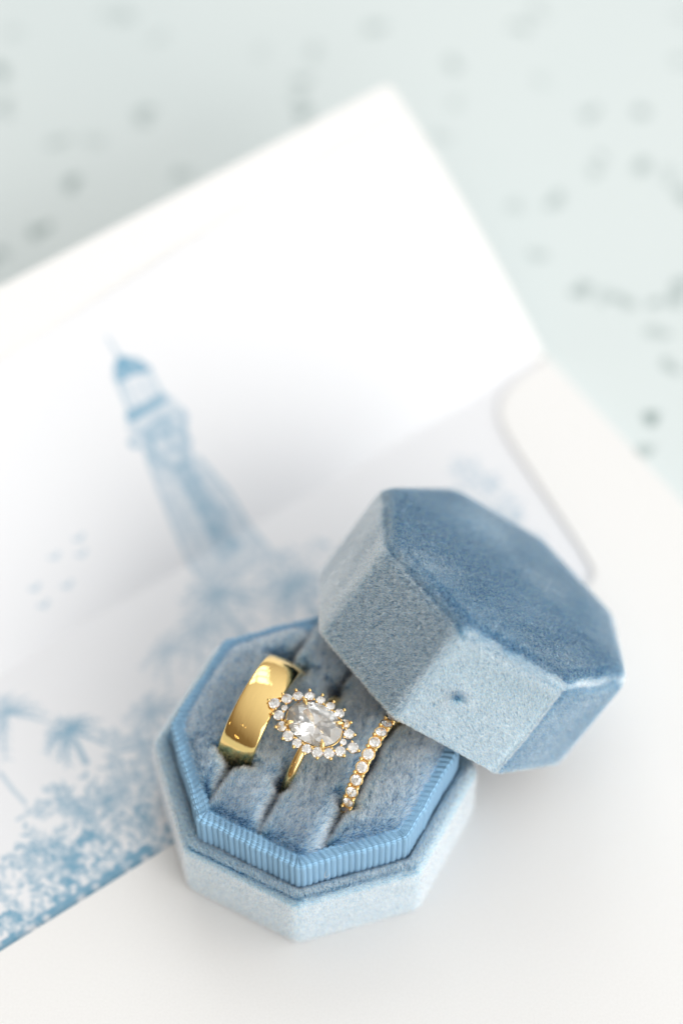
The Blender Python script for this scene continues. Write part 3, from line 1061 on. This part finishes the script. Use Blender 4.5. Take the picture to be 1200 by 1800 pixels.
def ball(c, r, nu=8, nv=5, sq=(1, 1, 1)):
    V, F = [], []
    for i in range(nv + 1):
        t = math.pi * i / nv
        for j in range(nu):
            p = 2 * math.pi * j / nu
            V.append([c[0] + r * sq[0] * math.sin(t) * math.cos(p), c[1] + r * sq[1] * math.sin(t) * math.sin(p), c[2] + r * sq[2] * math.cos(t)])
    F = grid_faces(nv + 1, nu, True)[:, ::-1].tolist()
    return np.array(V), F


def brilliant_mesh(name, ax=1.0, ay=1.0, crown=0.33, pav=0.84, table=0.58):
    V, F = [], []
    g = 0.02
    A = [math.radians(22.5 * i) for i in range(16)]
    Tb = [(table * math.cos(A[2 * k]), table * math.sin(A[2 * k]), crown + g) for k in range(8)]
    rs_ = 0.80; x = rs_ * math.cos(math.radians(22.5))
    zs = crown * (1 - (x - table) / (1 - table))
    St = [(rs_ * math.cos(A[(2 * k + 1) % 16]), rs_ * math.sin(A[(2 * k + 1) % 16]), zs + g) for k in range(8)]
    Gu = [(math.cos(a), math.sin(a), g) for a in A]
    Gl = [(math.cos(a), math.sin(a), -g) for a in A]
    rm = 0.28; xm = rm * math.cos(math.radians(22.5))
    Mv = [(rm * math.cos(A[(2 * k + 1) % 16]), rm * math.sin(A[(2 * k + 1) % 16]), -g - pav * (1 - xm)) for k in range(8)]
    V = Tb + St + Gu + Gl + Mv + [(0, 0, -g - pav)]
    T0, S0, G0, L0, M0, C0 = 0, 8, 16, 32, 48, 56
    F.append([T0 + k for k in range(8)])
    for k in range(8):
        k1 = (k + 1) % 8; km = (k - 1) % 8
        F.append([T0 + k, S0 + k, T0 + k1])
        F.append([T0 + k, S0 + km, G0 + 2 * k, S0 + k])
        F.append([S0 + k, G0 + 2 * k, G0 + 2 * k + 1])
        F.append([S0 + k, G0 + 2 * k + 1, G0 + (2 * k + 2) % 16])
        F.append([C0, M0 + k, L0 + 2 * k, M0 + km])
        F.append([M0 + k, L0 + 2 * k + 1, L0 + 2 * k])
        F.append([M0 + k, L0 + (2 * k + 2) % 16, L0 + 2 * k + 1])
    for i in range(16):
        j = (i + 1) % 16
        F.append([G0 + i, L0 + i, L0 + j, G0 + j])
    V = np.array(V) * np.array([ax, ay, min(ax, ay)])
    me = bpy.data.meshes.new(name)
    me.from_pydata((V * S).tolist(), [], F)
    me.materials.append(M_DIAMOND)
    bm = bmesh.new(); bm.from_mesh(me)
    bmesh.ops.recalc_face_normals(bm, faces=bm.faces)
    bm.to_mesh(me); bm.free()
    return me


SMALL = brilliant_mesh('small_diamond')


def stone(name, me, parent, loc, scale, rot=None, spin=0.0):
    o = bpy.data.objects.new(name, me)
    R = Matrix.Identity(3) if rot is None else Matrix([list(map(float, r)) for r in rot])
    o.matrix_local = Matrix.Translation(Vector([float(c) for c in loc]) * S) @ R.to_4x4() @ Matrix.Rotation(spin, 4, 'Z') @ Matrix.Diagonal((scale, scale, scale, 1))
    link(o)
    o.parent = parent
    return o


GROUP = 'rings standing in the slots of the ring box'
# wide plain band
W, RB = 6.43, 10.66
band = thing('wedding_band', 'wide plain polished gold band in the first cushion slot', 'ring', Vx * -10.158 + U * -0.408 + Z * 23.0, frame(0.106), GROUP)
pr = []
for t in np.linspace(-1, 1, 33):
    xx = t * (W / 2 - 0.10)
    pr.append((xx, RB - 0.26 * t * t - 0.10 * abs(t) ** 8))
pr += [(W / 2 - 0.02, RB - 0.46), (W / 2, RB - 0.62), (W / 2, RB - 1.35), (W / 2 - 0.2, RB - 1.62)]
for t in np.linspace(0.92, -0.92, 12):
    pr.append((t * W / 2, RB - 1.82 + 0.2 * t * t))
pr += [(-W / 2 + 0.2, RB - 1.62), (-W / 2, RB - 1.35), (-W / 2, RB - 0.62), (-W / 2 + 0.02, RB - 0.46)]
v, f = lathe(pr, 240)
o = mesh_obj('band', v, f, M_GOLD_BAND, band)

# engagement ring: oval stone in a starburst halo on a slim shank
pitch2, tilt2 = 0.10, 0.13
F2m = frame(tilt2, pitch2)
head_c = U * -2.55 + Vx * 1.45 + Z * 33.0
R2 = 10.5
HEAD = 2.4
c2 = head_c - F2m[:, 2] * (R2 + HEAD)
ring2 = thing('engagement_ring', 'gold ring with a large oval diamond in a starburst halo, in the middle slot', 'ring', c2, F2m, GROUP)
nsh = 150
sv_, sf_ = [], []
ang = np.linspace(0, 2 * math.pi, nsh, endpoint=False)
seg = 20
for a in ang:
    k = 0.5 + 0.5 * math.cos(a)
    hw = 0.92 - 0.12 * k; hh = 0.80
    for j in range(seg):
        b = 2 * math.pi * j / seg
        cx_, cy_ = math.cos(b), math.sin(b)
        ex = math.copysign(abs(cx_) ** 0.75, cx_) * hw
        ey = math.copysign(abs(cy_) ** 0.9, cy_) * hh
        rr = R2 - hh + ey
        sv_.append([ex, rr * math.sin(a), rr * math.cos(a)])
sf_ = [[i * seg + j, i * seg + (j + 1) % seg, ((i + 1) % nsh) * seg + (j + 1) % seg, ((i + 1) % nsh) * seg + j] for i in range(nsh) for j in range(seg)]
mesh_obj('shank', sv_, sf_, M_GOLD, ring2)
HZ = R2 + HEAD
HALO = [(-7.7, 0.1, 1.04), (-6.24, 1.99, 0.98), (-4.82, 3.45, 0.93), (-3.07, 4.46, 0.93), (-1.08, 4.76, 0.84), (0.85, 4.60, 0.84), (2.79, 4.2, 0.93), (4.52, 2.95, 0.90), (5.89, 1.53, 0.98), (7.67, -0.38, 1.04), (6.06, -2.12, 1.01), (4.57, -3.45, 1.01), (2.81, -4.31, 1.01), (0.93, -4.68, 0.90), (-0.95, -4.54, 0.88), (-2.88, -4.13, 1.01), (-4.61, -3.1, 0.98), (-6.02, -1.49, 0.98), (-5.80, 0.22, 0.59), (5.75, -0.34, 0.64)]
KU = 0.94
setting = []
for i, (a, b, r) in enumerate(HALO):
    b = b * KU; r = r * 0.93
    d = np.array([a, b * 1.3]); d /= np.linalg.norm(d)
    tip = np.array([d[0] * 0.20, d[1] * 0.20, 1.0]); tip /= np.linalg.norm(tip)
    xa = np.cross([0, 1, 0], tip); xa /= np.linalg.norm(xa)
    rot = np.stack([xa, np.cross(tip, xa), tip], 1)
    stone('halo_diamond', SMALL, ring2, (a, b, HZ + 0.15), r, rot, spin=i * 0.4)
    # bezel cup under each stone
    cup = []
    for rr, zz_ in ((r * 0.98, 0.08), (r * 1.04, 0.0), (r * 1.0, -0.25), (r * 0.55, -1.1), (0.2, -1.15)):
        cup.append([[a + rr * math.cos(q), b + rr * math.sin(q), HZ + zz_] for q in np.linspace(0, 6.2832, 18, endpoint=False)])
    V_ = np.array(cup).reshape(-1, 3)
    setting.append((V_, grid_faces(5, 18, True)[:, ::-1].tolist()))
    if r > 0.7:
        px_, py_ = a + d[0] * (r + 0.20), b + d[1] * (r + 0.20)
        v_, f_ = tube([(px_ - d[0] * 0.35, py_ - d[1] * 0.35, HZ - 0.9), (px_, py_, HZ - 0.1), (px_ - d[0] * 0.02, py_ - d[1] * 0.02, HZ + 0.32)], 0.2, 8)
        setting.append((v_, f_))
        setting.append(ball((px_ - d[0] * 0.06, py_ - d[1] * 0.06, HZ + 0.36), 0.31, 10, 6))
        # small bead pairs on the inner side of the stone
        pd = np.array([-d[1], d[0]])
        for sg in (-1, 1):
            qx, qy = a - d[0] * r * 0.72 + sg * pd[0] * r * 0.82, b - d[1] * r * 0.72 + sg * pd[1] * r * 0.82
            setting.append(ball((qx, qy, HZ + 0.28), 0.25, 8, 5))
# gallery ring and plate below the oval
OA, OB = 4.98, 3.62
for rr, zz_, th in ((1.0, 0.0, 0.16),):
    P = [(OA * rr * math.cos(q), OB * rr * math.sin(q), HZ + zz_) for q in np.linspace(0, 6.2832, 64, endpoint=False)]
    setting.append(tube(P, th, 8, True))
for q in np.linspace(0.4, 6.6832, 6, endpoint=False):      # basket arms down to the shank
    setting.append(tube(spline([(OA * 1.08 * math.cos(q), OB * 1.08 * math.sin(q), HZ - 0.5), (OA * 0.8 * math.cos(q), OB * 0.85 * math.sin(q), HZ - 2.0), (0.9 * math.cos(q), 0.7 * math.sin(q), R2 - 0.2)], 8), 0.3, 8))
v, f = merge(setting)
mesh_obj('halo_setting', v, f, M_GOLD, ring2)
OVAL = brilliant_mesh('oval_diamond', OA, OB, 0.30, 0.80, 0.60)
stone('oval_diamond', OVAL, ring2, (0, 0, HZ + 0.75), 1.0)
for a, b in [(-3.35, 3.05), (3.95, 2.35), (3.05, -3.0), (-3.85, -2.35)]:
    b *= KU
    d = np.array([a / OA ** 1.2, b / OB ** 1.2]); d /= np.linalg.norm(d)
    q = math.hypot(a / OA, b / OB)
    ex, ey = a / q, b / q
    P = spline([(ex + d[0] * 0.22, ey + d[1] * 0.22, HZ - 0.5), (ex + d[0] * 0.26, ey + d[1] * 0.26, HZ + 0.3), (ex + d[0] * 0.20, ey + d[1] * 0.20, HZ + 1.0), (ex - d[0] * 0.35, ey - d[1] * 0.35, HZ + 1.42), (ex - d[0] * 0.95, ey - d[1] * 0.95, HZ + 1.62)], 16)
    v, f = tube(P, 0.36, 10, r_fn=lambda t: 0.42 if t < 0.7 else 0.42 * max(0.12, max(0.0, 1 - (t - 0.7) / 0.3) ** 0.6))
    mesh_obj('claw', v, f, M_GOLD, ring2)

# eternity ring
R3, N3, t0 = 9.645, 25, 1.261
ring3 = thing('eternity_ring', 'slim gold eternity ring set with a row of round diamonds, partly under the lid', 'ring', Vx * 11.435 + U * -0.487 + Z * 22.97, frame(0.054), GROUP)
hw = 1.0
pr = [(-hw * 0.8, R3 - 0.75), (-hw * 0.5, R3 - 0.85), (hw * 0.5, R3 - 0.85), (hw * 0.8, R3 - 0.75), (hw * 0.8, R3 - 1.3), (hw * 0.5, R3 - 1.55), (-hw * 0.5, R3 - 1.55), (-hw * 0.8, R3 - 1.3)]
v, f = lathe(pr[::-1], 150)
mesh_obj('ring_rail', v, f, M_GOLD, ring3)
setting = []
for i in range(N3):
    t = t0 - i * 2 * math.pi / N3
    rad = np.array([0, -math.sin(t), math.cos(t)]); tan = np.array([0, -math.cos(t), -math.sin(t)]); axv = np.array([1.0, 0, 0])
    rot = np.stack([np.cross(tan, rad), tan, rad], 1)
    stone('eternity_diamond', SMALL, ring3, rad * (R3 + 0.0), 0.94, rot, spin=i * 0.7)
    # scalloped cup
    for rr, zz_, th in ((1.06, -0.12, 0.12), (0.8, -0.7, 0.2)):
        P = [rad * (R3 + zz_) + rr * (math.cos(q) * tan + math.sin(q) * axv) for q in np.linspace(0, 6.2832, 20, endpoint=False)]
        setting.append(tube(P, th, 6, True))
    th2 = t - math.pi / N3
    rad2 = np.array([0, -math.sin(th2), math.cos(th2)])
    for sg in (-1, 1):
        b = axv * sg
        setting.append(tube([rad2 * (R3 - 1.0) + b * 0.62, rad2 * (R3 - 0.3) + b * 0.78, rad2 * (R3 + 0.2) + b * 0.74], 0.27, 8))
        setting.append(ball(rad2 * (R3 + 0.22) + b * 0.74, 0.36, 10, 6))
v, f = merge(setting)
mesh_obj('prong_setting', v, f, M_GOLD, ring3)
